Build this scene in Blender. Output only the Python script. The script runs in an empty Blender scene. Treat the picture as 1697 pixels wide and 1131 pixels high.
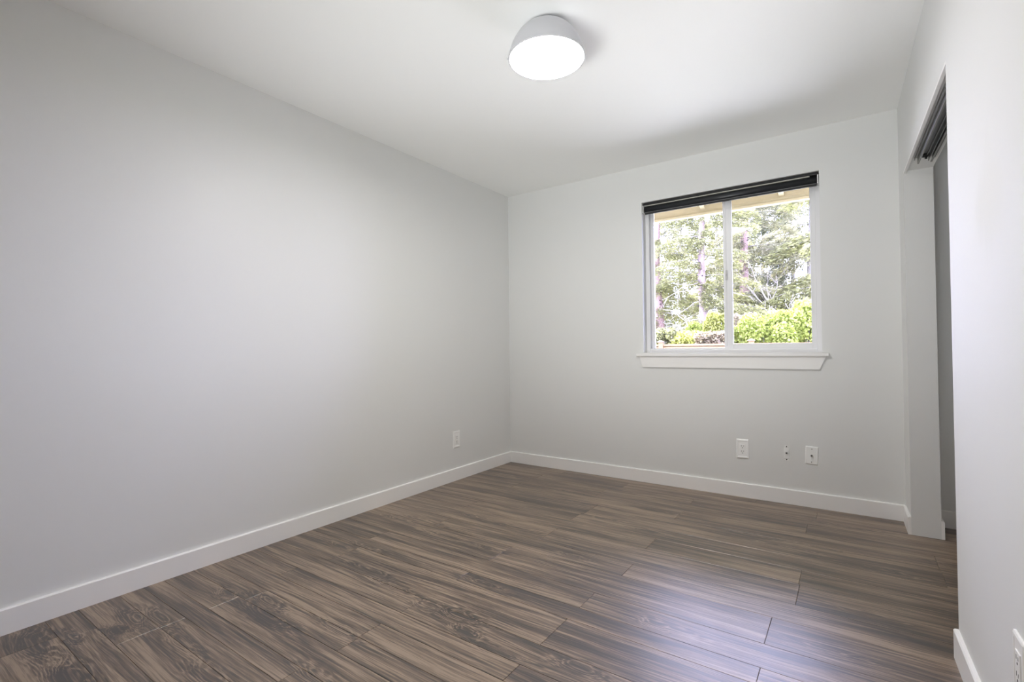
import bpy, bmesh, math, random
import numpy as np
from mathutils import Vector, Matrix

S = bpy.context.scene
COL = S.collection
R_ = math.radians

# ------------------------------------------------------------------ camera
FPX, YAW, PITCH, ROLL = 810.69, -0.60867, 0.01498, -0.01023
CAM = Vector((2.59881, -3.68571, 1.03949))
fw = Vector((math.sin(YAW)*math.cos(PITCH), math.cos(YAW)*math.cos(PITCH), math.sin(PITCH)))
rt0 = Vector((math.cos(YAW), -math.sin(YAW), 0)); up0 = rt0.cross(fw)
rt = math.cos(ROLL)*rt0 + math.sin(ROLL)*up0
up = -math.sin(ROLL)*rt0 + math.cos(ROLL)*up0
cd = bpy.data.cameras.new('camera'); cam = bpy.data.objects.new('camera', cd); COL.objects.link(cam)
cd.sensor_width = 36.0; cd.lens = FPX/1697.0*36.0; cd.clip_start = 0.02; cd.clip_end = 300
cam.matrix_world = Matrix(((rt.x, up.x, -fw.x, CAM.x), (rt.y, up.y, -fw.y, CAM.y), (rt.z, up.z, -fw.z, CAM.z), (0, 0, 0, 1)))
S.camera = cam

# ------------------------------------------------------------------ world, sun, exposure
SKY = (0.63, 0.63, 1.0); SKY_STRENGTH = 20.0
SUN_STRENGTH = 28.0
LAMP_STRENGTH = 96.0
w = bpy.data.worlds.new('sky'); S.world = w; w.use_nodes = True
wn = w.node_tree.nodes; wl = w.node_tree.links
bg = wn['Background']; bg.inputs['Color'].default_value = (*SKY, 1); bg.inputs['Strength'].default_value = SKY_STRENGTH
sd = bpy.data.lights.new('sun', 'SUN'); sun = bpy.data.objects.new('sun', sd); COL.objects.link(sun)
sd.energy = SUN_STRENGTH; sd.color = (1, .95, .86); sd.angle = R_(1.0)
sun.rotation_euler = Vector((0.30, -0.42, -0.95)).to_track_quat('-Z', 'Y').to_euler()
sun.location = (-2, 6, 12)
FILL_STRENGTH = 15.0
ad = bpy.data.lights.new('ceiling_fill', 'AREA'); fill_ = bpy.data.objects.new('ceiling_fill', ad); COL.objects.link(fill_)
ad.shape = 'RECTANGLE'; ad.size = 1.7; ad.size_y = .8; ad.energy = FILL_STRENGTH; ad.color = (.965, 1, .995); ad.spread = R_(74)
fill_.location = (1.65, -4.2, .30); fill_.rotation_euler = Vector((-.04, .81, .56)).to_track_quat('-Z', 'Y').to_euler()     # unseen fill added behind the camera, tipped up to brighten the ceiling
vs = S.view_settings
vs.view_transform = 'Standard'; vs.look = 'None'; vs.gamma = 1.0; vs.exposure = 0.0; vs.use_curve_mapping = False
S.cycles.use_denoising = True
S.cycles.max_bounces = 14; S.cycles.diffuse_bounces = 8; S.cycles.transparent_max_bounces = 24
S.cycles.sample_clamp_indirect = 6.0
S.cycles.caustics_reflective = False; S.cycles.caustics_refractive = False

# ------------------------------------------------------------------ helpers
class MB:
    """collects boxes, tubes and lathes into one mesh"""
    def __init__(s): s.v = []; s.f = []; s.mi = []; s.sm = []
    def add(s, V, F, mi=0, smooth=False):
        o = len(s.v); s.v += [tuple(p) for p in V]
        for f in F: s.f.append([i+o for i in f]); s.mi.append(mi); s.sm.append(smooth)
    def box(s, x0, x1, y0, y1, z0, z1, mi=0, bev=0.0, seg=2):
        bm = bmesh.new(); bmesh.ops.create_cube(bm, size=1)
        for v in bm.verts:
            v.co = Vector((x0+(v.co.x+.5)*(x1-x0), y0+(v.co.y+.5)*(y1-y0), z0+(v.co.z+.5)*(z1-z0)))
        if bev: bmesh.ops.bevel(bm, geom=bm.edges[:], offset=bev, segments=seg, profile=.5, affect='EDGES')
        bm.verts.index_update()
        s.add([v.co.copy() for v in bm.verts], [[v.index for v in f.verts] for f in bm.faces], mi)
        bm.free()
    def prism(s, pts, axis, a, b, mi=0):
        """polygon pts (2D) swept along axis from a to b; axis 0: (y,z) 1: (x,z) 2: (x,y)"""
        def P(p, t):
            return (t, p[0], p[1]) if axis == 0 else (p[0], t, p[1]) if axis == 1 else (p[0], p[1], t)
        n = len(pts); V = [P(p, a) for p in pts]+[P(p, b) for p in pts]
        F = [[i, (i+1) % n, n+(i+1) % n, n+i] for i in range(n)]+[list(range(n))[::-1], list(range(n, 2*n))]
        s.add(V, F, mi)
    def cyl(s, c, d, r, h, n=24, mi=0, r2=None, smooth=True):
        d = Vector(d).normalized(); q = Vector((0, 0, 1)).rotation_difference(d); c = Vector(c); r2 = r if r2 is None else r2
        V = []
        for k, (rr, hh) in enumerate(((r, 0), (r2, h))):
            for i in range(n):
                a = 2*math.pi*i/n; V.append(c+q @ Vector((rr*math.cos(a), rr*math.sin(a), hh)))
        s.add(V, [[i, (i+1) % n, n+(i+1) % n, n+i] for i in range(n)], mi, smooth)
        s.add(V[:n], [list(range(n))[::-1]], mi); s.add(V[n:], [list(range(n))], mi)
    def lathe(s, prof, c, n=64, mi=0, smooth=True):
        V = []; F = []; m = len(prof)
        for i in range(n):
            a = 2*math.pi*i/n
            for r, z in prof: V.append((c[0]+r*math.cos(a), c[1]+r*math.sin(a), c[2]+z))
        for i in range(n):
            for j in range(m-1):
                F.append([i*m+j, ((i+1) % n)*m+j, ((i+1) % n)*m+j+1, i*m+j+1])
        s.add(V, F, mi, smooth)
    def tube(s, pts, rad, n=6, mi=0):
        """pts polyline, rad radius list"""
        V = []; F = []
        for k, p in enumerate(pts):
            p = Vector(p); a = Vector(pts[max(k-1, 0)]); b = Vector(pts[min(k+1, len(pts)-1)])
            q = Vector((0, 0, 1)).rotation_difference((b-a).normalized())
            for i in range(n):
                t = 2*math.pi*i/n; V.append(p+q @ Vector((rad[k]*math.cos(t), rad[k]*math.sin(t), 0)))
        for k in range(len(pts)-1):
            for i in range(n): F.append([k*n+i, k*n+(i+1) % n, (k+1)*n+(i+1) % n, (k+1)*n+i])
        F.append(list(range(n))[::-1]); F.append([(len(pts)-1)*n+i for i in range(n)])
        s.add(V, F, mi, True)
    def build(s, name, mats, parent=None, xf=None, recalc=True):
        me = bpy.data.meshes.new(name); V = s.v
        if xf: V = [xf(Vector(p)) for p in V]
        me.from_pydata([tuple(p) for p in V], [], s.f)
        for m in (mats if isinstance(mats, (list, tuple)) else [mats]): me.materials.append(m)
        me.polygons.foreach_set('material_index', s.mi); me.polygons.foreach_set('use_smooth', s.sm)
        if recalc:
            bm = bmesh.new(); bm.from_mesh(me); bmesh.ops.recalc_face_normals(bm, faces=bm.faces[:]); bm.to_mesh(me); bm.free()
        me.update()
        o = bpy.data.objects.new(name, me); COL.objects.link(o)
        if parent is not None:
            o.parent = parent
        return o

def np_mesh(name, V, F, mat, parent=None):
    """V (n,3), F (m,k) arrays -> mesh object"""
    me = bpy.data.meshes.new(name); n, k = F.shape
    me.vertices.add(len(V)); me.vertices.foreach_set('co', V.astype(np.float32).ravel())
    me.loops.add(n*k); me.loops.foreach_set('vertex_index', F.astype(np.int32).ravel())
    me.polygons.add(n); me.polygons.foreach_set('loop_start', np.arange(0, n*k, k, dtype=np.int32))
    me.update(calc_edges=True); me.validate(); me.materials.append(mat)
    o = bpy.data.objects.new(name, me); COL.objects.link(o)
    if parent is not None: o.parent = parent
    return o

def tag(o, label, cat, group=None):
    o['label'] = label; o['category'] = cat
    if group: o['group'] = group
    return o
def struct(o): o['kind'] = 'structure'; return o
def empty(name, loc=(0, 0, 0), rot=(0, 0, 0)):
    o = bpy.data.objects.new(name, None); COL.objects.link(o); o.location = loc; o.rotation_euler = rot
    o.empty_display_size = .05
    return o
def dup(root):
    c = root.copy(); COL.objects.link(c)
    for ch in list(root.children):
        k = ch.copy(); COL.objects.link(k); k.parent = c
        for g in list(ch.children):
            d = g.copy(); COL.objects.link(d); d.parent = k
    return c

# ------------------------------------------------------------------ materials
def mat(name, color, rough=.5, spec=.5, metal=0.0):
    m = bpy.data.materials.new(name); m.use_nodes = True
    b = m.node_tree.nodes['Principled BSDF']
    b.inputs['Base Color'].default_value = (*color, 1); b.inputs['Roughness'].default_value = rough
    b.inputs['Specular IOR Level'].default_value = spec; b.inputs['Metallic'].default_value = metal
    return m
class NT:
    def __init__(s, m): s.t = m.node_tree; s.b = s.t.nodes['Principled BSDF']
    def n(s, typ, **kw):
        o = s.t.nodes.new(typ)
        for k, v in kw.items():
            if k.startswith('_'): setattr(o, k[1:], v)
            else:
                key = int(k[1:]) if k[0] == 'i' and k[1:].isdigit() else k.replace('__', ' ')
                if hasattr(v, 'is_linked') or isinstance(v, bpy.types.NodeSocket): s.t.links.new(v, o.inputs[key])
                else: o.inputs[key].default_value = v
        return o
    def math(s, op, a, b=0.0, c=None):
        kw = dict(i0=a, i1=b)
        if c is not None: kw['i2'] = c
        return s.n('ShaderNodeMath', _operation=op, **kw).outputs[0]
    def mix(s, f, a, b):
        o = s.t.nodes.new('ShaderNodeMix'); o.data_type = 'RGBA'
        for k, v in ((0, f), (6, a), (7, b)):
            if isinstance(v, bpy.types.NodeSocket): s.t.links.new(v, o.inputs[k])
            elif k: o.inputs[k].default_value = (*v, 1)
            else: o.inputs[k].default_value = v
        return o.outputs[2]
    def ramp(s, f, stops):
        o = s.t.nodes.new('ShaderNodeValToRGB'); s.t.links.new(f, o.inputs[0]); e = o.color_ramp.elements
        while len(e) < len(stops): e.new(.5)
        for k, (p, c) in enumerate(stops): e[k].position = p; e[k].color = (*c, 1) if len(c) == 3 else c
        return o.outputs[0]
    def set(s, key, v): s.t.links.new(v, s.b.inputs[key])

def paint(name, color, rough, bump=.0006, scale=260, patches=False):
    """wall paint: fine roller stipple, a slightly uneven sheen"""
    m = mat(name, color, rough); t = NT(m)
    P = t.n('ShaderNodeNewGeometry').outputs['Position']
    nz = t.n('ShaderNodeTexNoise', Vector=P, Scale=scale, Detail=2.0).outputs[0]
    bp = t.n('ShaderNodeBump', Strength=.25, Distance=bump, Height=nz)
    t.set('Normal', bp.outputs[0])
    n2 = t.n('ShaderNodeTexNoise', Vector=P, Scale=1.7, Detail=3.0).outputs[0]
    r = t.math('MULTIPLY_ADD', n2, .10, rough-.05)
    if patches:   # roller touch-up strokes with less sheen
        mp = t.n('ShaderNodeMapping', Vector=P); mp.inputs['Scale'].default_value = (30, 22, 3.2)
        n3 = t.n('ShaderNodeTexNoise', Vector=mp.outputs[0], Scale=1.0, Detail=3.0).outputs[0]
        xyz = t.n('ShaderNodeSeparateXYZ', Vector=P)
        dz = t.math('ABSOLUTE', t.math('SUBTRACT', xyz.outputs[2], 1.40)); dy = t.math('ABSOLUTE', t.math('SUBTRACT', xyz.outputs[1], -2.02))
        k = t.math('SUBTRACT', t.math('SUBTRACT', 1.0, t.math('MULTIPLY', dz, 5.5)), t.math('MULTIPLY', dy, 6.0))
        k = t.math('ADD', k, t.math('MULTIPLY', t.math('SUBTRACT', n3, .5), 1.3))
        kk = t.n('ShaderNodeClamp', Value=t.math('MULTIPLY', k, 3.0)).outputs[0]
        r = t.math('MULTIPLY_ADD', kk, .22, r)
    t.set('Roughness', r)
    return m

WALL = paint('wall_paint', (.80, .805, .795), .46)
WALLR = paint('wall_paint_right', (.80, .805, .795), .64, patches=True)
CEIL = paint('ceiling_paint', (.91, .912, .90), .62, bump=.001, scale=180)
TRIM = paint('trim_paint', (.93, .92, .91), .35, bump=.0002)
VINYL = mat('window_vinyl', (.88, .88, .90), .35)
PLASTIC = mat('outlet_plastic', (.94, .94, .93), .32)
DARK = mat('dark_hole', (.015, .015, .015), .7)
SLOT = mat('slot_grey', (.10, .10, .10), .6)
STEEL = mat('dull_steel', (.30, .29, .28), .42, metal=.8)
ALU = mat('aluminium_track', (.30, .30, .29), .42, metal=.85)
ALUD = mat('track_inside', (.20, .205, .21), .5, metal=.6)
BLACKF = mat('blind_fabric', (.012, .014, .018), .34)
BLACKM = mat('blind_black_metal', (.010, .010, .011), .5)
CLEARW = mat('bracket_white_plastic', (.70, .70, .70), .4)
CREAMT = mat('blind_gap_light', (.62, .62, .55), .6)
SHADE = mat('lamp_shade_enamel', (.60, .60, .63), .38)
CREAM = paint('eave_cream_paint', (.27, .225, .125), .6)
ROOFM = mat('roofing', (.12, .12, .12), .9)
SIDING = mat('siding', (.6, .6, .55), .8)

def emit(name, color, strength):
    m = bpy.data.materials.new(name); m.use_nodes = True; t = m.node_tree; t.nodes.clear()
    e = t.nodes.new('ShaderNodeEmission'); e.inputs[0].default_value = (*color, 1); e.inputs[1].default_value = strength
    o = t.nodes.new('ShaderNodeOutputMaterial'); t.links.new(e.outputs[0], o.inputs[0]); return m
LAMPE = emit('lamp_diffuser_glow', (1.0, .975, .94), LAMP_STRENGTH)

def glass_mat():
    m = bpy.data.materials.new('window_glass'); m.use_nodes = True; t = m.node_tree; t.nodes.clear()
    fr = t.nodes.new('ShaderNodeFresnel'); fr.inputs[0].default_value = 1.5
    tr = t.nodes.new('ShaderNodeBsdfTransparent'); tr.inputs[0].default_value = (.97, .985, .975, 1)
    gl = t.nodes.new('ShaderNodeBsdfGlossy'); gl.inputs['Roughness'].default_value = 0.02; gl.inputs[0].default_value = (.85, 1, .9, 1)
    mx = t.nodes.new('ShaderNodeMixShader'); o = t.nodes.new('ShaderNodeOutputMaterial')
    t.links.new(fr.outputs[0], mx.inputs[0]); t.links.new(tr.outputs[0], mx.inputs[1]); t.links.new(gl.outputs[0], mx.inputs[2]); t.links.new(mx.outputs[0], o.inputs[0])
    return m
GLASS = glass_mat()

# dark spots and knots printed in the planks: x, y, half length, half width, depth
KNOTS = [(1.33, -2.24, .10, .040, 1.0), (1.41, -2.30, .07, .022, 1.0), (1.55, -2.33, .14, .02, .7), (1.17, -2.25, .06, .03, .8),
         (.70, -2.66, .16, .035, .9), (.60, -2.60, .10, .03, .9), (.27, -2.96, .10, .03, .8), (.33, -3.02, .05, .04, .8), (.36, -2.90, .12, .03, .8),
         (.53, -3.20, .14, .045, 1.0), (.20, -3.22, .14, .05, 1.0), (.24, -3.13, .06, .02, .8), (.62, -2.92, .12, .03, .6), (.37, -2.66, .06, .03, .8),
         (.72, -2.17, .12, .025, .8), (.95, -2.22, .14, .022, .9), (.36, -2.07, .08, .02, .8), (.48, -2.00, .10, .02, .6), (.77, -1.66, .22, .022, .8),
         (.45, -1.55, .15, .02, .6), (.30, -1.62, .10, .02, .7), (1.02, -1.66, .10, .02, .7), (.75, -1.33, .20, .02, .7), (1.00, -1.35, .16, .02, .7),
         (1.25, -1.98, .10, .022, .7), (1.43, -1.50, .07, .02, .6), (1.85, -2.26, .08, .03, .7), (1.62, -.98, .10, .02, .7), (1.35, -.93, .09, .02, .6),
         (2.15, -.72, .16, .022, .9), (2.30, -.80, .14, .02, .9), (2.45, -.72, .07, .015, .8), (2.62, -.86, .20, .022, .9), (1.55, -.62, .12, .018, .6),
         (.95, -.55, .10, .018, .6), (1.10, -.75, .12, .02, .6), (.30, -.45, .10, .02, .4), (2.55, -.30, .18, .02, .7), (2.95, -.62, .06, .02, .9), (2.05, -1.86, .09, .022, .5),
         (1.99, -1.87, .06, .03, .6), (1.0, -2.55, .12, .02, .6), (1.2, -2.75, .12, .03, .7), (.9, -2.95, .12, .04, .7), (2.5, -1.7, .10, .02, .5), (2.65, -1.35, .12, .02, .4)]
def floor_mat():
    m = mat('vinyl_wood_planks', (.15, .11, .085), .38, 1.0); t = NT(m)
    t.b.inputs['Coat Weight'].default_value = .6; t.b.inputs['Coat Roughness'].default_value = .5
    g = t.n('ShaderNodeNewGeometry'); P = g.outputs['Position']; rnd = g.outputs['Random Per Island']
    # per plank offset of the print
    off = t.n('ShaderNodeCombineXYZ', X=t.math('MULTIPLY', rnd, 37.0), Y=t.math('MULTIPLY', rnd, 91.0), Z=t.math('MULTIPLY', rnd, 17.0)).outputs[0]
    PO = t.n('ShaderNodeVectorMath', _operation='ADD', i0=P, i1=off).outputs[0]
    def nz(sx, sy, detail=4.0, rough=.55, dist=0.0, vec=None):
        mp = t.n('ShaderNodeMapping', Vector=vec or PO); mp.inputs['Scale'].default_value = (sx, sy, 1)
        return t.n('ShaderNodeTexNoise', Vector=mp.outputs[0], Scale=1.0, Detail=detail, Roughness=rough, Distortion=dist).outputs[0]
    broad = nz(.7, 5.0, 3.0, .5, .6)
    warp = t.math('SUBTRACT', nz(1.5, 7, 2.0, .5), .5)
    # knots: warped ellipses, they bend the grain around them
    wx = t.math('MULTIPLY', t.math('SUBTRACT', nz(7, 22, 2.0), .5), .12); wy = t.math('MULTIPLY', t.math('SUBTRACT', nz(6, 16, 2.0), .5), .05)
    xyz = t.n('ShaderNodeSeparateXYZ', Vector=P)
    X = t.math('ADD', xyz.outputs[0], wx); Y = t.math('ADD', xyz.outputs[1], wy)
    G = None
    for (x, y, a, b, k) in KNOTS:
        u = t.math('MULTIPLY', t.math('SUBTRACT', X, x), 1/a); v = t.math('MULTIPLY', t.math('SUBTRACT', Y, y), 1/b)
        e = t.math('ADD', t.math('MULTIPLY', u, u), t.math('MULTIPLY', v, v))
        e = t.math('DIVIDE', k, t.math('ADD', 1.0, t.math('MULTIPLY', e, t.math('ADD', e, .2))))
        G = e if G is None else t.math('MAXIMUM', G, e)
    so = t.n('ShaderNodeSeparateXYZ', Vector=PO)
    YW = t.math('ADD', so.outputs[1], t.math('MULTIPLY', warp, .055))
    def grain(sx, sy, kz, detail, rough=.6):
        v = t.n('ShaderNodeCombineXYZ', X=t.math('MULTIPLY', so.outputs[0], sx), Y=t.math('MULTIPLY', YW, sy), Z=t.math('MULTIPLY_ADD', G, kz, so.outputs[2])).outputs[0]
        return t.n('ShaderNodeTexNoise', Vector=v, Scale=1.0, Detail=detail, Roughness=rough).outputs[0]
    streak = grain(1.1, 21, 1.6, 4.0, .55)
    streak2 = grain(2.2, 75, 4.0, 3.0, .55)
    lines = grain(4.0, 210, 9.0, 2.0, .5)
    fine = nz(14, 420, 2.0, .6)
    ph = t.math('ADD', t.math('MULTIPLY', YW, 420.0), t.math('MULTIPLY', G, 30.0))
    ring = t.math('POWER', t.math('MULTIPLY_ADD', t.math('SINE', ph), .5, .5), 2.5)
    ringm = t.math('MULTIPLY', t.math('MULTIPLY', ring, t.math('SUBTRACT', 1.0, t.math('MULTIPLY', G, .6))), t.math('MULTIPLY_ADD', G, .46, .05))
    v = t.math('ADD', t.math('MULTIPLY', streak, .85), t.math('MULTIPLY', streak2, .55))
    v = t.math('ADD', v, t.math('MULTIPLY', broad, .45))
    v = t.math('ADD', v, t.math('MULTIPLY', t.math('SUBTRACT', lines, .5), .70))
    v = t.math('ADD', v, t.math('MULTIPLY', t.math('SUBTRACT', fine, .5), .45))
    v = t.math('ADD', v, t.math('MULTIPLY', t.math('SUBTRACT', rnd, .5), .07))
    v = t.math('SUBTRACT', v, t.math('MULTIPLY', G, .23))
    v = t.math('ADD', v, ringm)
    v = t.math('MULTIPLY_ADD', t.math('SUBTRACT', v, .90), 2.5, .5)
    c = t.ramp(v, [(.0, (.018, .0095, .006)), (.25, (.053, .030, .0175)), (.5, (.112, .070, .041)), (.74, (.186, .123, .077)), (1.0, (.30, .212, .140))])
    t.set('Base Color', c)
    t.set('Roughness', t.math('MULTIPLY_ADD', fine, .14, .30))
    h = t.math('ADD', t.math('MULTIPLY', fine, .6), t.math('MULTIPLY', streak2, .6))
    t.set('Normal', t.n('ShaderNodeBump', Strength=.35, Distance=.0006, Height=h).outputs[0])
    return m
FLOORM = floor_mat()
GAPM = mat('plank_gap', (.035, .028, .022), .8)

# ------------------------------------------------------------------ room frame
H = 2.44; XW = 2.838; YB = -4.75; WT = .125
DL = R_(1.2); SD, CD_ = math.sin(DL), math.cos(DL)
def RW(p):       # right-hand wall frame: x = into the wall, y = -(distance from the far corner), z
    n, y, z = p; s = -y
    return Vector((XW+s*SD+n*CD_, -s*CD_+n*SD, z))
S0, S1, HZ = .245, 1.51, 1.992     # closet opening along the wall, header height
XR = XW+4.75*SD                      # right wall x at the near end
XC = 3.62                            # far side of the closet

# floor: planks of three widths laid across the room, joints where the photo shows them
rows = [(.10, 0, .0), (-.11, 0, 0), (-.25, 0, 0), (-.35, 0, 0), (-.53, 0, 0), (-.70, 0, 0), (-.91, 0, 0), (-1.06, 0, 0), (-1.22, 0, 0), (-1.424, 0, 0), (-1.574, 0, 0),
        (-1.778, 0, 0), (-1.925, 0, 0), (-2.018, 0, 0), (-2.218, 0, 0), (-2.345, 0, 0), (-2.44, 0, 0), (-2.545, 0, 0), (-2.64, 0, 0), (-2.76, 0, 0), (-2.84, 0, 0), (-2.925, 0, 0), (-3.06, 0, 0)]
joints = [[.60, 2.05], [1.18, 2.40], [.50, 1.695], [1.10, 2.366], [.48, 1.698, 2.908], [1.2, 2.912], [1.182], [.488, 1.705, 2.387], [1.186, 2.392], [.55, 1.718],
          [1.116, 2.327], [.40, 1.684, 2.92], [1.115, 2.336], [.450, 1.682, 2.90], [1.115, 2.35], [.40, 1.683], [1.112, 2.30], [.50, 1.118], [.45, 1.70], [1.10, 2.2], [.442, 1.8], [.436, 1.12]]
ys = [r[0] for r in rows]
y = ys[-1]; rs = random.Random(4); wd = [.20, .15, .10]
while y > YB-.05:
    y -= wd[len(ys) % 3]; ys.append(y); joints.append([rs.uniform(.1, .7), rs.uniform(1.1, 1.7), rs.uniform(2.1, 2.8)])
fl = MB(); G2 = .0005
for i in range(len(ys)-1):
    ya, yb = ys[i], ys[i+1]; xs = [-.10]+joints[i]+[XC+.1]
    for a, b in zip(xs[:-1], xs[1:]):
        x0, x1, y0, y1 = a+G2, b-G2, yb+G2, ya-G2; c = .0008
        V = [(x0, y0, -.004), (x1, y0, -.004), (x1, y1, -.004), (x0, y1, -.004), (x0, y0, -c), (x1, y0, -c), (x1, y1, -c), (x0, y1, -c),
             (x0+c, y0+c, 0), (x1-c, y0+c, 0), (x1-c, y1-c, 0), (x0+c, y1-c, 0)]
        F = [[8, 9, 10, 11]]+[[k, (k+1) % 4, 4+(k+1) % 4, 4+k] for k in range(4)]+[[4+k, 4+(k+1) % 4, 8+(k+1) % 4, 8+k] for k in range(4)]
        fl.add(V, F)
fl.box(-.10, XC+.1, ys[-1], .10, -.12, -.004, mi=1)
struct(fl.build('floor', [FLOORM, GAPM]))

c = MB(); c.box(-.12, XC+.12, YB-.12, .15, H, H+.12); struct(c.build('ceiling', CEIL))
c = MB(); c.box(-.12, 0, YB-.12, .15, -.12, H); struct(c.build('wall_left', WALL))
# back wall with the window opening
WX0, WX1, WZ0, WZ1, WD = 1.270, 2.438, .992, 2.160, .15
def wall_with_hole(mb, x0, x1, z0, z1, hx0, hx1, hz0, hz1, ya, yb):
    """one closed shell, no seams across the face"""
    xs = [x0, hx0, hx1, x1]; zs = [z0, hz0, hz1, z1]; V = []; F = []
    for yy in (ya, yb):
        for z in zs:
            for x in xs: V.append((x, yy, z))
    idx = lambda k, i, j: k*16+j*4+i
    for k in (0, 1):
        for j in range(3):
            for i in range(3):
                if (i, j) != (1, 1): F.append([idx(k, i, j), idx(k, i+1, j), idx(k, i+1, j+1), idx(k, i, j+1)])
    for (i, j, i2, j2) in [(1, 1, 2, 1), (2, 1, 2, 2), (2, 2, 1, 2), (1, 2, 1, 1)]+[(i, 0, i+1, 0) for i in range(3)]+[(i, 3, i+1, 3) for i in range(3)]+[(0, j, 0, j+1) for j in range(3)]+[(3, j, 3, j+1) for j in range(3)]:
        F.append([idx(0, i, j), idx(0, i2, j2), idx(1, i2, j2), idx(1, i, j)])
    mb.add(V, F)
c = MB(); wall_with_hole(c, 0, XC+.12, -.12, H, WX0, WX1, WZ0, WZ1, 0, WD); struct(c.build('wall_back', WALL))
# right wall: stub by the corner, header and the long near piece, one mesh
c = MB()
L = 4.75; prof = [(0, -.12), (S0, -.12), (S0, HZ), (S1, HZ), (S1, -.12), (L, -.12), (L, H), (0, H)]
V = [(n, -s, z) for n in (0, WT) for s, z in prof]; m8 = len(prof)
quads = [[0, 1, 2, 7], [2, 3, 6, 7], [3, 4, 5, 6]]
F = quads+[[i+m8 for i in q][::-1] for q in quads]+[[i, (i+1) % m8, m8+(i+1) % m8, m8+i] for i in range(m8)]
c.add(V, F)
struct(c.build('wall_right', WALLR, xf=RW))
# small drywall bead along the room side of the header, hiding the track
c = MB(); c.box(0.0, .012, -S1, -S0, HZ-.012, HZ+.0005); struct(c.build('trim_1', TRIM, xf=RW))
# wall behind the photographer and the closet's walls
c = MB(); c.box(-.12, XC+.12, YB-.12, YB, -.12, H); struct(c.build('wall_front', WALL))
c = MB(); c.box(XC, XC+.12, YB, 0, -.12, H); struct(c.build('wall_closet_rear', WALL))
c = MB(); c.box(WT, XC-XW+.05, -2.35, -2.25, -.12, H); struct(c.build('wall_closet_side', WALL, xf=RW))

# baseboards: square stock with an eased top edge
BH, BT = .0955, .014
def bb_prof(t=BT, h=BH): return [(0, 0), (t, 0), (t, h-.004), (t-.004, h), (0, h)]
def baseboard(name, axis, a, b, face, sgn, xf=None):
    mb = MB(); mb.prism([(face+sgn*p, q) for p, q in bb_prof()], axis, a, b); struct(mb.build(name, TRIM, xf=xf))
baseboard('baseboard_left', 1, YB, -.0, 0, 1)
baseboard('baseboard_back', 0, BT, XW-.004, 0, -1)
baseboard('baseboard_right_corner', 1, -S0, -BT, 0, -1, RW)
baseboard('baseboard_right', 1, -4.7, -S1, 0, -1, RW)
baseboard('baseboard_front', 0, BT, XW, YB, 1)
baseboard('baseboard_closet', 0, XW+WT+.03, XC, 0, -1)
baseboard('baseboard_closet_return', 1, -S0, -BT-.002, WT, 1, RW)

# ------------------------------------------------------------------ window
win = empty('window_1', ((WX0+WX1)/2, .11, WZ0)); struct(win)
O = Vector(win.location)
def wb(f, name, m, parent=win, off=O):
    mb = MB(); f(mb); return mb.build(name, m, parent, xf=lambda p: p-off)
FY0, FY1 = .075, .145
def frame(b):
    t = .030
    b.box(WX0, WX0+t, FY0, FY1, WZ0, WZ1, bev=.003); b.box(WX1-t, WX1, FY0, FY1, WZ0, WZ1, bev=.003)
    b.box(WX0+t, WX1-t, FY0, FY1, WZ0, WZ0+.026, bev=.003); b.box(WX0+t, WX1-t, FY0, FY1, WZ1-t, WZ1, bev=.003)
    b.box(WX0+t, WX1-t, FY0+.004, FY0+.010, WZ0+.026, WZ0+.034)          # track lip
wb(frame, 'window_frame', VINYL)
XM0, XM1 = 1.836, 1.905
def fixed(b):      # beads round the fixed left light and the fixed meeting stile
    t = .022; x0, x1, z0, z1 = WX0+.030, XM0+.045, WZ0+.026, WZ1-.030
    b.box(x0, x0+t, .112, .140, z0, z1, bev=.003); b.box(x1-.045, x1, .108, .140, z0, z1, bev=.003)
    b.box(x0+t, x1-.045, .112, .140, z0, z0+.010, bev=.002); b.box(x0+t, x1-.045, .112, .140, z1-t, z1, bev=.003)
wb(fixed, 'fixed_light_bead', VINYL)
def sash(b):
    x0, x1, z0, z1 = XM0+.004, WX1-.030, WZ0+.030, WZ1-.032
    b.box(x0, x0+.058, .084, .106, z0, z1, bev=.003); b.box(x1-.030, x1, .084, .106, z0, z1, bev=.003)
    b.box(x0+.058, x1-.030, .084, .106, z0, z0+.034, bev=.003); b.box(x0+.058, x1-.030, .084, .106, z1-.036, z1, bev=.003)
    b.box(x0+.008, x0+.020, .079, .0845, z0+.02, z1-.02, bev=.002)       # finger pull rib
sa = wb(sash, 'sliding_sash', VINYL)
wb(lambda b: b.box(WX0+.052, XM0, .124, .128, WZ0+.036, WZ1-.052), 'glass_pane', GLASS)
wb(lambda b: b.box(XM0+.062, WX1-.060, .094, .098, WZ0+.064, WZ1-.068), 'glass_pane', GLASS, sa)
def latch(b):
    b.box(1.850, 1.866, .070, .0795, 1.515, 1.585, bev=.003); b.box(1.853, 1.863, .058, .071, 1.545, 1.560, bev=.003)
la = wb(latch, 'latch', CLEARW, sa); la['label'] = 'small white latch on the meeting stile'
def sill(b):
    b.box(WX0-.052, WX1+.036, -.030, .0, WZ0-.0225, WZ0-.003, bev=.002)
    b.box(WX0+.001, WX1-.001, -.0, .078, WZ0-.0, WZ0+.003)
wb(sill, 'window_sill', TRIM)
def apron(b):
    b.prism([(WX0-.030, WZ0-.0225), (WX1+.020, WZ0-.0225), (WX1-.016, WZ0-.107), (WX0-.004, WZ0-.107)], 1, -.014, 0)
wb(apron, 'window_apron', TRIM)

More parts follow.
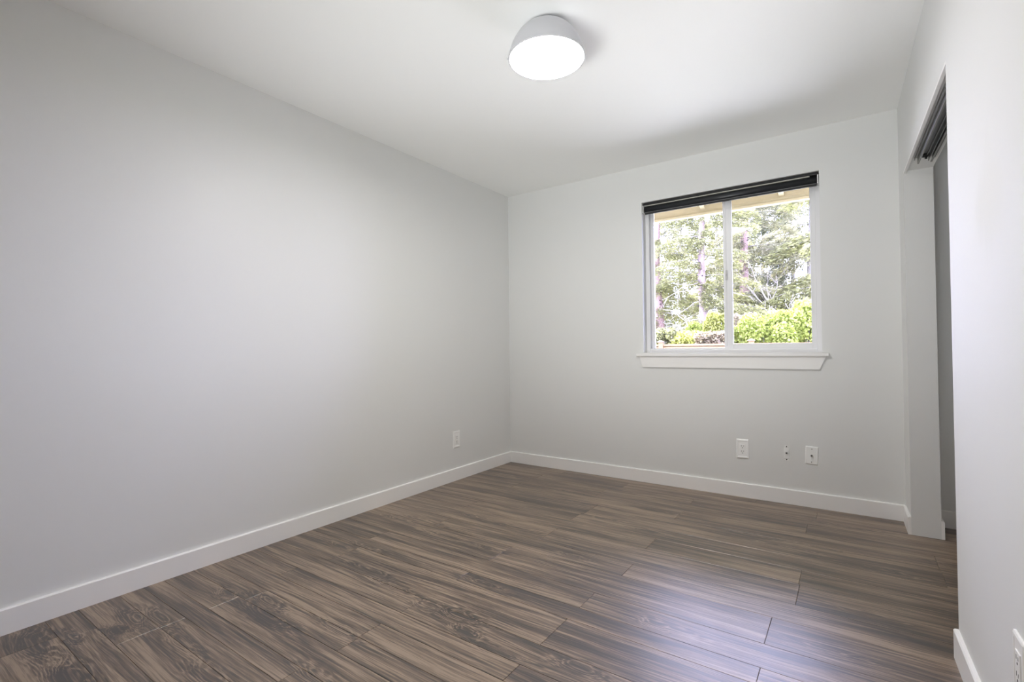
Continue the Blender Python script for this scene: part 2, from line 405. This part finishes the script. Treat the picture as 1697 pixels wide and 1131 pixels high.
# ------------------------------------------------------------------ roller blind at the head of the window
bl = empty('roller_blind', ((WX0+WX1)/2, .035, WZ1)); tag(bl, 'rolled-up black roller blind mounted at the top of the window', 'blind')
O2 = Vector(bl.location)
def bp(f, name, m, parent=bl):
    mb = MB(); f(mb); return mb.build(name, m, parent, xf=lambda p: p-O2)
bx0, bx1 = WX0+.003, WX1-.003
bp(lambda b: b.box(bx0+.004, bx1-.004, .016, .060, WZ1-.020, WZ1-.001, bev=.002), 'headrail', BLACKM)
def roll(b):
    n = 26; r = .027; cy, cz = .038, WZ1-.052
    V = []; F = []
    ring = [(cy+r*math.cos(2*math.pi*i/n), cz+r*math.sin(2*math.pi*i/n)) for i in range(n)]
    b.prism(ring, 0, bx0+.012, bx1-.012)
    for k in range(len(b.sm)): b.sm[k] = len(b.f[k]) == 4
    b.sm[-1] = b.sm[-2] = False
ro = bp(roll, 'fabric_roll', BLACKF)
def edge(b):       # pale strip painted in for the light gap over the roll
    for (a, e, z) in ((bx0+.014, 1.52, WZ1-.0245), (1.52, 1.74, WZ1-.0235), (1.74, 2.385, WZ1-.0225)):
        b.box(a, e, .012, .030, z-.004, z)
eg = bp(edge, 'light_gap_strip', CREAMT, ro); eg['label'] = 'pale cream strip standing in for the light gap above the black roll'
fd = bp(lambda b: b.box(bx0+.014, bx1-.014, .0225, .0245, WZ1-.083, WZ1-.066), 'sheen_strip', mat('blind_sheen_grey', (.26, .26, .27), .6)); fd['label'] = 'short grey strip standing in for light reflected under the roll'  # pale grey imitates outside light reflected low on the roll
bp(lambda b: b.prism([(.020, WZ1-.091), (.032, WZ1-.091), (.033, WZ1-.080), (.026, WZ1-.074), (.019, WZ1-.080)], 0, bx0+.016, bx1-.012), 'hem_bar', BLACKM)
for x in (bx0, bx1-.008):
    bk = bp(lambda b: b.box(x, x+.008, .008, .066, WZ1-.080, WZ1-.022, bev=.002), 'end_bracket', CLEARW); bk['label'] = 'white end bracket'

# ------------------------------------------------------------------ ceiling lamp
LX, LY = 1.526, -1.861
LR, LH = .1675, .1445
lamp = empty('ceiling_light', (LX, LY, H)); tag(lamp, 'dome-shaped grey flush ceiling light with a glowing white disc', 'ceiling light')
b = MB()
keys = [(.066, -.004), (.092, -.013), (.117, -.033), (.137, -.060), (.151, -.086), (.1595, -.112), (.1648, -.131), (LR, -LH+.003)]
prof = [(0.0, -.004)]
for q in range(len(keys)-1):      # Catmull-Rom through the key radii
    p0, p1, p2, p3 = (keys[max(0, min(len(keys)-1, q+d))] for d in (-1, 0, 1, 2))
    for k in range(4):
        t = k/4
        prof.append(tuple(.5*((2*p1[i])+(p2[i]-p0[i])*t+(2*p0[i]-5*p1[i]+4*p2[i]-p3[i])*t*t+(3*p1[i]-p0[i]-3*p2[i]+p3[i])*t**3) for i in (0, 1)))
prof += [(LR, -LH+.003), (LR-.001, -LH), (LR-.0062, -LH), (LR-.0070, -LH+.003), (LR-.0072, -LH+.02)]
b.lathe(prof, (0, 0, 0)); b.build('lamp_shade', SHADE, lamp)
b = MB(); b.lathe([(0, -.006), (.066, -.006), (.069, -.004), (.069, 0), (0, 0)], (0, 0, 0)); b.build('ceiling_canopy', SHADE, lamp)
b = MB(); b.lathe([(0, -LH+.005), (LR-.030, -LH+.0052), (LR-.0080, -LH+.006), (LR-.0078, -LH+.010), (0, -LH+.012)], (0, 0, 0)); b.build('diffuser', LAMPE, lamp)
b = MB(); b.cyl((-.1365, -.0915, -LH+.006), (-.83, -.55, 0), .0035, .008, n=12); b.build('thumb_screw', SHADE, lamp)

# ------------------------------------------------------------------ outlets and plates; built facing -y with the wall at y = 0
def outlet():
    r = empty('wall_outlet')
    w2, h2 = .0385, .0655
    b = MB()
    # raised rim with a shallow recessed panel
    P = [(w2, 0, 0), (w2, .0045, 0), (w2-.004, .0068, 0), (w2-.0085, .0068, .003), (w2-.0105, .0052, .0045)]
    V = []; F = []
    for (ww, d, k) in P:
        hh = h2-(w2-ww)-k
        V += [(-ww, -d, -hh), (ww, -d, -hh), (ww, -d, hh), (-ww, -d, hh)]
    for q in range(len(P)-1):
        for i in range(4): F.append([q*4+i, q*4+(i+1) % 4, q*4+4+(i+1) % 4, q*4+4+i])
    F.append([4*(len(P)-1)+i for i in range(4)]); F.append([3, 2, 1, 0])
    b.add(V, F); b.build('cover_plate', PLASTIC, r)
    b = MB(); b.box(-.0165, .0165, -.0078, -.005, -.0335, .0335, bev=.0009); face = b.build('receptacle_face', PLASTIC, r)
    for dz in (.0165, -.0195):
        for x, hh in ((-.0065, .0048), (.0065, .0040)):
            b = MB(); b.box(x-.0013, x+.0013, -.0081, -.0074, dz+.004-hh, dz+.004+hh); b.build('prong_slot', SLOT, face)
        b = MB(); b.cyl((0, -.0074, dz-.0085), (0, -1, 0), .0028, .0008, n=14); b.build('ground_hole', DARK, face)
    return r
o1 = outlet(); o1.location = (1.962, 0, .330)
tag(o1, 'white double outlet on the window wall, below the window left of the cable plates', 'outlet', 'white wall outlets')
o2 = dup(o1); o2.location = (0, -.747, .322); o2.rotation_euler = (0, 0, R_(90))
tag(o2, 'white double outlet on the left wall near the far corner', 'outlet', 'white wall outlets')
o3 = dup(o1); o3.location = RW((0, -2.200, .343)); o3.rotation_euler = (0, 0, R_(-90)+DL)
tag(o3, 'white outlet on the right wall close to the camera, cut by the photo edge', 'outlet', 'white wall outlets')

def jack(parent, depth):
    b = MB(); b.cyl((0, -depth, 0), (0, -1, 0), .0066, .003, n=6, smooth=False)
    b.cyl((0, -depth-.003, 0), (0, -1, 0), .0047, .008, n=18)
    for k in range(4): b.cyl((0, -depth-.0042-k*.0017, 0), (0, -1, 0), .0050, .0008, n=18)
    j = b.build('coaxial_jack', STEEL, parent)
    b = MB(); b.cyl((0, -depth-.0109, 0), (0, -1, 0), .0028, .0004, n=12); b.build('jack_socket', DARK, j)
    return j
# bare bracket without a cover
br = empty('cable_bracket', (2.2275, 0, .331)); tag(br, 'narrow uncovered cable jack strap with two black screw holes, between outlet and tilted plate', 'cable jack')
b = MB(); b.box(-.0155, .0155, -.0035, 0, -.036, .034, bev=.001); b.build('jack_strap', PLASTIC, br)
for z in (.0415, -.0430):
    b = MB()
    rr = random.Random(int(z*1e4))
    pts = [(.0125*(1+rr.uniform(-.25, .3))*math.cos(a), z+.0075*(1+rr.uniform(-.25, .3))*math.sin(a)) for a in [k*2*math.pi/14 for k in range(14)]]
    b.prism(pts, 1, -.0016, 0); ear = b.build('mounting_ear', PLASTIC, br)
    b = MB(); b.cyl((0, -.0014, z), (0, -1, 0), .0042, .0009, n=14); b.build('screw_hole', DARK, ear)
jack(br, .0035)
# tilted coaxial plate
cp = empty('cable_plate', (2.3690, 0, .331), (0, R_(2.2), 0)); tag(cp, 'white cable wall plate set slightly crooked, rightmost on the window wall', 'cable plate')
b = MB()
P = [(.035, 0), (.035, .0028), (.0325, .0052), (.0300, .0060)]
V = []; F = []
for (ww, d) in P:
    hh = .057-(.035-ww); V += [(-ww, -d, -hh), (ww, -d, -hh), (ww, -d, hh), (-ww, -d, hh)]
for q in range(len(P)-1):
    for i in range(4): F.append([q*4+i, q*4+(i+1) % 4, q*4+4+(i+1) % 4, q*4+4+i])
F += [[12, 13, 14, 15], [3, 2, 1, 0]]; b.add(V, F); b.build('cover_plate', PLASTIC, cp)
for z in (.0417, -.0417):
    b = MB(); b.cyl((0, -.0058, z), (0, -1, 0), .0032, .0011, n=16); b.box(-.0026, .0026, -.0072, -.0066, z-.0004, z+.0004); b.build('screw', STEEL, cp)
jack(cp, .0060)

# ------------------------------------------------------------------ closet door track under the header
tr = empty('closet_door_track', RW((.06, -(S0+S1)/2, HZ))); tag(tr, 'grey metal sliding door track under the closet header', 'door track')
inv = tr.location.copy()
T0, T1 = S0+.22, S1-.001
def tb(f, name, m, parent=tr):
    mb = MB(); f(mb); return mb.build(name, m, parent, xf=lambda p: RW(p)-inv)
def chan(b):
    b.box(.024, .104, -T1, -T0, HZ-.003, HZ-.0002)
    for n, h, t in ((.024, .012, .002), (.036, .030, .0022), (.066, .014, .002), (.078, .026, .0022), (.092, .030, .0022), (.1035, .014, .002)):
        b.box(n, n+t, -T1, -T0, HZ-.002-h, HZ-.002)
    b.box(.036, .042, -T1, -T0, HZ-.034, HZ-.0318); b.box(.086, .094, -T1, -T0, HZ-.034, HZ-.0318)
tb(chan, 'track_channel', ALU)
def inner(b): b.box(.040, .076, -T1, -T0-.01, HZ-.0065, HZ-.0032)
tb(inner, 'channel_bed', ALUD)
for s in (T0+.05, S1-.14):
    def hang(b): b.box(.050, .074, -s-.02, -s+.012, HZ-.018, HZ-.007, bev=.002); b.cyl((.060, -s+.004, HZ-.022), (1, 0, 0), .007, .009, n=14)
    h_ = tb(hang, 'roller_hanger', DARK); h_['label'] = 'small black roller hanger in the track'

# ------------------------------------------------------------------ outside: roof edge over the window
c = MB()
c.prism([(-.2+YB, H+.121), (.15, H+.121), (.80, H-.08), (.80, H-.04), (.15, H+.18), (YB-.2, H+.18)], 0, -1.2, 5.0); struct(c.build('roof', ROOFM))
ev = empty('eave', (2.0, .75, 2.18)); struct(ev); ev['label'] = 'cream painted roof edge above the window outside'
EO = Vector(ev.location)
c = MB(); c.box(-1.2, 5, .755, .785, 2.18, 2.335, bev=.003); c.build('fascia_board', CREAM, ev, xf=lambda p: p-EO)
c = MB(); c.box(-1.2, 5, .735, .755, 2.18, 2.200, bev=.002); c.build('drip_edge', CREAM, ev, xf=lambda p: p-EO)
c = MB(); c.prism([(.152, 2.52), (.755, 2.325), (.755, 2.337), (.152, 2.535)], 0, -1.2, 5.0); c.build('soffit_boards', CREAM, ev, xf=lambda p: p-EO)
for k in range(-4, 6):
    x = 1.547+.602*k
    c = MB(); c.prism([(.152, 2.42), (.755, 2.235), (.755, 2.325), (.152, 2.52)], 0, x-.019, x+.019); c.build('rafter_tail', CREAM, ev, xf=lambda p: p-EO)

# ------------------------------------------------------------------ outside: ground, fence, trees, shrubs
def at(px, py, yw):
    """the point on the plane y = yw that stands behind a pixel of the photo"""
    d = fw+rt*((px-848.5)/FPX)-up*((py-565.5)/FPX); t = (yw-CAM.y)/d.y
    return CAM+d*t
GZ = -.55
def ground_mat():
    m = mat('lawn', (.22, .30, .08), .9); t = NT(m); P = t.n('ShaderNodeNewGeometry').outputs['Position']
    n = t.n('ShaderNodeTexNoise', Vector=P, Scale=3.0, Detail=6.0).outputs[0]
    t.set('Base Color', t.ramp(n, [(.3, (.30, .32, .20)), (.7, (.46, .47, .34))])); return m
c = MB(); c.box(-30, 34, .15, 50, GZ-.1, GZ); c.build('ground', ground_mat())['kind'] = 'structure'
c = MB(); c.box(-6, 8, .16, 5.2, GZ-.05, GZ+.05, bev=.01); c.build('bounce_slab', mat('bounce_slab_pale', (.66, .66, .62), .8))['kind'] = 'structure'  # unseen pale slab below the sill, added to bounce daylight onto the ceiling

def wood_mat(name, a, b_):
    m = mat(name, a, .8); t = NT(m); mp = t.n('ShaderNodeMapping', Vector=t.n('ShaderNodeNewGeometry').outputs['Position']); mp.inputs['Scale'].default_value = (1.5, 8, 30)
    n = t.n('ShaderNodeTexNoise', Vector=mp.outputs[0], Scale=1.0, Detail=4.0).outputs[0]; t.set('Base Color', t.ramp(n, [(.3, a), (.7, b_)])); return m
FENCE = wood_mat('cedar_fence', (.14, .082, .040), (.19, .12, .062))
FCAP = mat('post_cap_metal', (.13, .10, .075), .6)
FY = 7.3
fe = empty('fence', (1.0, FY, GZ)); tag(fe, 'low orange cedar fence with capped posts running beyond the window', 'fence')
FO = Vector(fe.location)
def fp(f, name, m, parent=fe):
    mb = MB(); f(mb); return mb.build(name, m, parent, xf=lambda p: p-FO)
FT = 1.095
fp(lambda b: b.box(-9, 11, FY-.07, FY+.07, FT-.04, FT, bev=.004), 'cap_rail', FENCE)
fp(lambda b: b.box(-9, 11, FY-.045, FY-.005, FT-.18, FT-.06, bev=.004), 'top_rail', FENCE)
def pick(b):
    x = -9.0
    while x < 11: b.box(x, x+.137, FY, FY+.02, GZ+.04, FT-.045); x += .143
fp(pick, 'fence_boards', FENCE)
xp = [at(1097, 566, FY).x, at(1246, 563, FY).x]; sp = xp[1]-xp[0]
for k in range(-4, 6):
    x = xp[0]+k*sp
    po = fp(lambda b: b.box(x-.05, x+.05, FY-.10, FY-.075+.04, GZ, FT+.045, bev=.004), 'fence_post', FENCE)
    def cap(b):
        z = FT+.045; y0 = FY-.085
        b.box(x-.068, x+.068, y0-.06, y0+.06, z, z+.018, bev=.003)
        b.add([(x-.06, y0-.05, z+.018), (x+.06, y0-.05, z+.018), (x+.06, y0+.05, z+.018), (x-.06, y0+.05, z+.018), (x, y0, z+.05)], [[0, 1, 4], [1, 2, 4], [2, 3, 4], [3, 0, 4], [3, 2, 1, 0]])
    fp(cap, 'post_cap', FCAP, po)

def leaf_mat(name, stops, trans=.45):
    m = bpy.data.materials.new(name); m.use_nodes = True; t = NT(m)
    g = t.n('ShaderNodeNewGeometry'); c = t.ramp(g.outputs['Random Per Island'], stops)
    t.set('Base Color', c); t.b.inputs['Roughness'].default_value = .6
    tl = t.n('ShaderNodeBsdfTranslucent', Color=c); mx = t.n('ShaderNodeMixShader', i0=trans, i1=t.b.outputs[0], i2=tl.outputs[0])
    out = [n for n in t.t.nodes if n.type == 'OUTPUT_MATERIAL'][0]; t.t.links.new(mx.outputs[0], out.inputs[0]); return m
NEEDLE = leaf_mat('fir_needles', [(0, (0.081, 0.081, 0.047)), (0.4, (0.23, 0.236, 0.101)), (0.8, (0.338, 0.351, 0.135)), (1, (0.365, 0.324, 0.216))])
NEEDLE2 = leaf_mat('cedar_needles', [(0, (0.095, 0.095, 0.061)), (0.45, (0.23, 0.23, 0.135)), (0.85, (0.324, 0.317, 0.189)), (1, (0.378, 0.324, 0.243))])
NEEDLE3 = leaf_mat('far_foliage', [(0, (0.121, 0.128, 0.088)), (0.5, (0.243, 0.25, 0.162)), (1, (0.338, 0.344, 0.203))])
BUSHL = leaf_mat('bright_leaves', [(0, (.22, .27, .05)), (.5, (.34, .40, .085)), (1, (.42, .46, .15))])
BUSHY = leaf_mat('yellow_green_leaves', [(0, (0.207, 0.218, 0.04)), (0.5, (0.345, 0.368, 0.081)), (1, (0.437, 0.437, 0.161))])
BUSHB = leaf_mat('brownish_leaves', [(0, (0.176, 0.138, 0.094)), (0.5, (0.286, 0.231, 0.154)), (1, (0.363, 0.33, 0.198))])
def bark_mat(name, a, b_, s=1.0):
    m = mat(name, a, .9); t = NT(m); mp = t.n('ShaderNodeMapping', Vector=t.n('ShaderNodeNewGeometry').outputs['Position']); mp.inputs['Scale'].default_value = (16*s, 16*s, 3*s)
    n = t.n('ShaderNodeTexNoise', Vector=mp.outputs[0], Scale=1.0, Detail=5.0).outputs[0]
    t.set('Base Color', t.ramp(n, [(.32, a), (.65, b_)])); t.set('Normal', t.n('ShaderNodeBump', Strength=.6, Distance=.03, Height=n).outputs[0]); return m
BARKP = bark_mat('pink_fir_bark', (.20, .130, .126), (.29, .198, .184))
BARKL = bark_mat('lilac_fir_bark', (.185, .135, .148), (.26, .20, .20))
BARKW = bark_mat('bleached_dead_wood', (.30, .275, .24), (.42, .38, .34))
BARKG = bark_mat('grey_bark', (.15, .14, .125), (.24, .22, .19))
KNOTM = mat('branch_stub', (.06, .05, .05), .9)

rng = np.random.default_rng(7)
def quads_at(C, D, L, Wd):
    """leaf quads (pointed) at centres C along directions D, length L, width Wd"""
    n = len(C); D = D/np.linalg.norm(D, axis=1, keepdims=True); rv = rng.normal(size=(n, 3)); N = np.cross(D, rv); N /= np.linalg.norm(N, axis=1, keepdims=True)
    a = C-D*L[:, None]*.5; b = C+D*L[:, None]*.5; m = C+np.cross(N, D)*L[:, None]*.06
    V = np.stack([a, m+N*Wd[:, None]*.5, b, m-N*Wd[:, None]*.5], 1).reshape(-1, 3)
    return V, np.arange(4*n).reshape(n, 4)

def conifer(name, label, cat, px, py, yw, r0, height, mats, n_br, blen, dens, zlow, leaf=(.10, .026), stubs=14, clear=True, group=None, dead=10, droop=.35, lean=0.0):
    base = at(px, py, yw); base.z = GZ
    root = empty(name, base); tag(root, label, cat, group); rs = random.Random(hash(label) % 1000 if False else sum(map(ord, label)))
    barkm, leafm = mats
    b = MB(); pts = []; rad = []
    for k in range(15):
        z = height*k/14; pts.append((lean*z+.04*math.sin(z*1.1+px), .04*math.cos(z*.9+px), z)); rad.append(max(.015, r0*(1-.88*z/height)*(1.18 if k == 0 else 1)))
    b.tube(pts, rad, 14); trunk = b.build('trunk', barkm, root)
    ax = lambda z: Vector((lean*z+.04*math.sin(z*1.1+px), .04*math.cos(z*.9+px), z))
    rz = lambda z: max(.015, r0*(1-.88*z/height))
    for k in range(stubs):    # snapped-off stubs on the trunk
        sb = MB()
        z = rs.uniform(.9, height*.55); a = rs.uniform(math.pi, 2*math.pi); d = Vector((math.cos(a), math.sin(a), .15))
        p = ax(z)+d*rz(z)*.9; sb.tube([p, p+d*.07], [.026, .016], 6); sb.build('branch_stub', KNOTM, trunk)
    bb = MB(); db = MB(); C = []; D = []
    for k in range(n_br+dead):
        isd = k >= n_br
        z = zlow+(height*.98-zlow)*((k+.5)/n_br)**1.0 if not isd else rs.uniform(1.2, zlow+1.2)
        a = rs.uniform(0, 2*math.pi); Ln = blen*(.35+.65*(1-(z-zlow)/(height-zlow)))*rs.uniform(.7, 1.2) if not isd else rs.uniform(.8, 1.8)
        if clear and not isd and math.sin(a) < -.55: Ln *= .3          # thin side that shows the trunk
        d = Vector((math.cos(a), math.sin(a), 0)); p0 = ax(z); P = []; nn = 7
        for q in range(nn):
            u = q/(nn-1); P.append(p0+d*(Ln*u)+Vector((rs.uniform(-.03, .03), rs.uniform(-.03, .03), Ln*(.12*u-droop*u*u)+(rs.uniform(-.05, .05) if isd else 0))))
        (db if isd else bb).tube(P, [.024*(1-.8*q/(nn-1))*(.5+.5*Ln/blen) for q in range(nn)], 5)
        if isd:
            for q in range(3):
                u = rs.randint(2, 5); s0 = P[u]; dd = (P[u]-P[u-1]).normalized()+Vector((rs.uniform(-.7, .7), rs.uniform(-.7, .7), rs.uniform(-.5, .3)))
                db.tube([s0, s0+dd*.25, s0+dd*.5+Vector((0, 0, -.05))], [.009, .006, .003], 4)
            continue
        n = int(dens*Ln); A = np.array([list(p) for p in P]); u = rng.uniform(.18, 1.0, n)*(nn-1); i = np.minimum(u.astype(int), nn-2); f = (u-i)[:, None]
        c0 = A[i]*(1-f)+A[i+1]*f; tw = (u/(nn-1)); side = rng.normal(size=(n, 1))*np.array([[-d.y, d.x, 0]])*(.16*Ln*(1.05-tw)[:, None]+.05)
        hang = np.stack([np.zeros(n), np.zeros(n), -np.abs(rng.normal(size=n))*.13+rng.normal(size=n)*.03], 1)
        C.append(c0+side+hang+rng.normal(size=(n, 3))*.025); D.append(np.array([[d.x, d.y, -.35]])+np.sign(side)*.5+rng.normal(size=(n, 3))*.45)
    bb.build('branches', BARKG, root)
    if dead: db.build('dead_branches', BARKW, root)
    C = np.concatenate(C); D = np.concatenate(D); n = len(C)
    V, F = quads_at(C, D, leaf[0]*rng.uniform(.6, 1.4, n), leaf[1]*rng.uniform(.6, 1.4, n))
    np_mesh('foliage', V, F, leafm, root)
    return root

def shrub(name, label, cat, px, py, yw, rx, rz_, lm, n, leaf=(.075, .05), group=None, base_z=None, stems=True):
    top = at(px, py, yw); zb = GZ if base_z is None else base_z; base = Vector((top.x, yw, zb)); hh = top.z-zb
    root = empty(name, base); tag(root, label, cat, group); rs = random.Random(sum(map(ord, label)))
    C = []; D = []
    blobs = [(rs.uniform(-.75, .75)*rx, rs.uniform(-.6, .6)*rx, hh-rs.uniform(.15, .85)*rz_*.9-(0.1*rz_), rs.uniform(.28, .5)) for _ in range(16)]+[(0, 0, hh-rz_*.45, .55)]
    for (x, y_, z, s) in blobs:
        m = n//len(blobs); v = rng.normal(size=(m, 3)); v /= np.linalg.norm(v, axis=1, keepdims=True); r = rng.uniform(.45, 1.0, (m, 1))**.5
        sz = np.array([[rx*s, rx*s*.8, min(rz_*s*.9, (hh-z) if hh > z else .1)+.02]])
        C.append(np.array([[x, y_, z]])+v*r*sz); D.append(v+rng.normal(size=(m, 3))*.8+np.array([[0, 0, -.3]]))
    C = np.concatenate(C); D = np.concatenate(D); k = C[:, 2] > .05; C = C[k]; D = D[k]; m = len(C)
    V, F = quads_at(C, D, leaf[0]*rng.uniform(.6, 1.4, m), leaf[1]*rng.uniform(.6, 1.4, m)); np_mesh('foliage', V, F, lm, root)
    b = MB()
    for _ in range(9):
        a = rs.uniform(0, 6.28); p = Vector((math.cos(a)*rx*.12, math.sin(a)*rx*.12, 0)); q = Vector((math.cos(a)*rx*.55, math.sin(a)*rx*.5, hh-rs.uniform(.3, .9)*rz_))
        mid = (p+q)*.5+Vector((0, 0, hh*.12)); b.tube([p, mid, q], [.022, .015, .006], 5)
    b.build('stems', BARKG, root)
    return root

def bare_tree(name, label, cat, px, py, yw, height, spread, r0, depth=4, tilt=(0, 0), group=None):
    base = at(px, py, yw); base.z = GZ; root = empty(name, base); tag(root, label, cat, group); rs = random.Random(sum(map(ord, label)))
    b = MB(); tw = MB()
    def grow(p, d, L_, r, lev):
        n = 4; P = [p]; q = p.copy(); dd = d.copy()
        for k in range(n):
            dd = (dd+Vector((rs.uniform(-.22, .22), rs.uniform(-.22, .22), rs.uniform(-.08, .1)))).normalized(); q = q+dd*(L_/n); P.append(q.copy())
        (b if lev < 2 else tw).tube(P, [r*(1-.45*k/n) for k in range(n+1)], 6 if lev < 2 else 4)
        if lev >= depth: return
        for k in range(3 if lev else 4):
            i = rs.choice([2, 3, 4]); nd = (dd+Vector((rs.uniform(-1, 1)*spread, rs.uniform(-1, 1)*spread, rs.uniform(-.25, .5)))).normalized()
            grow(P[i], nd, L_*rs.uniform(.5, .75), r*.5, lev+1)
    grow(Vector((0, 0, 0)), Vector((tilt[0], tilt[1], 1)).normalized(), height*.45, r0, 0)
    b.build('trunk', BARKW, root); tw.build('twigs', BARKW, root); return root

GT = 'conifers beyond the fence'
conifer('conifer', 'fir tree with a pale pink trunk at the left edge of the window view', 'tree', 1093, 560, 13.0, .21, 9.5, (BARKP, NEEDLE), 48, 2.3, 620, 1.9, group=GT, dead=26, lean=-.004)
conifer('conifer', 'fir tree with a lilac knotted trunk in the middle of the left pane', 'tree', 1169, 560, 12.0, .175, 9.0, (BARKL, NEEDLE), 52, 2.2, 640, 2.3, group=GT, dead=12, lean=-.010)
conifer('conifer', 'fir tree with a straight pink trunk right of the window mullion', 'tree', 1238, 560, 14.0, .205, 10.0, (BARKP, NEEDLE2), 48, 2.6, 560, 2.5, group=GT, dead=14, lean=-.004)
conifer('conifer', 'slender distant conifer with a grey trunk at the right of the right pane', 'tree', 1315, 545, 19.0, .13, 9.0, (BARKG, NEEDLE3), 46, 2.3, 480, 2.6, group=GT, dead=6, leaf=(.11, .032))
GB = 'background trees beyond the fence'
for k, (px, yw, hgt, lab) in enumerate([
        (1065, 18, 9.5, 'background evergreen behind the pink trunk at the left edge of the window'),
        (1130, 21, 10.0, 'background evergreen filling the gap between the pink and lilac trunks'),
        (1192, 17, 9.0, 'background evergreen just left of the window mullion'),
        (1268, 20, 9.5, 'background evergreen right of the straight pink trunk'),
        (1345, 17, 9.5, 'background evergreen at the right edge of the window view'),
        (1385, 13, 8.5, 'evergreen whose branches reach in from beyond the right edge of the window'),
        (1215, 25, 10.0, 'farthest evergreen seen behind the window mullion')]):
    conifer('evergreen', lab, 'tree', px, 560, yw, .12, hgt, (BARKG, (NEEDLE3, NEEDLE2, NEEDLE)[k % 3]), 42, 2.5, 420, .9, group=GB, dead=6, leaf=(.13, .042), stubs=0, clear=False)
bare_tree('bare_tree', 'pale leafless forked tree above the bright bush in the right pane', 'tree', 1303, 560, 11.5, 3.4, .9, .085, 4, (-.12, 0))
bare_tree('bare_tree', 'thin leafless sapling in front of the trees at the right of the right pane', 'tree', 1335, 560, 12.5, 5.2, .8, .06, 4, (-.05, 0))

shrub('shrub', 'large bright green bush in the lower middle of the right pane', 'bush', 1275, 516, 9.3, .62, .85, BUSHL, 9000)
shrub('shrub', 'taller bright green bush at the right edge of the right pane', 'bush', 1340, 498, 9.6, .62, 1.05, BUSHL, 9000)
shrub('shrub', 'yellow-green bush at the right edge of the left pane beside the lilac trunk', 'bush', 1190, 517, 9.8, .34, .75, BUSHY, 5000)
shrub('shrub', 'low yellow-green bush above the fence left of the lilac trunk', 'bush', 1140, 549, 9.0, .55, .5, BUSHY, 5000)
shrub('shrub', 'low olive bush above the fence under the pink trunk', 'bush', 1098, 545, 9.0, .42, .5, NEEDLE, 4000)
shrub('shrub', 'dusty pinkish bush above the fence right of the lilac trunk', 'bush', 1180, 551, 8.7, .36, .4, BUSHB, 3500)
shrub('shrub', 'small round green bush behind the dead branches in the left pane', 'bush', 1150, 534, 11.0, .28, .5, BUSHL, 2500)
shrub('shrub', 'brown twiggy bush at the foot of the straight pink trunk', 'bush', 1238, 520, 10.4, .5, .8, BUSHB, 5000)
shrub('shrub', 'small pale green bush beside the mullion low in the right pane', 'bush', 1219, 541, 9.2, .25, .5, BUSHL, 2500)
shrub('shrub', 'dark green shrub behind the pale forked tree', 'bush', 1305, 500, 14.0, .8, 1.0, NEEDLE, 5000)
shrub('shrub', 'olive shrub between the straight pink trunk and the pale forked tree', 'bush', 1262, 480, 15.0, .8, 1.3, NEEDLE2, 5000)
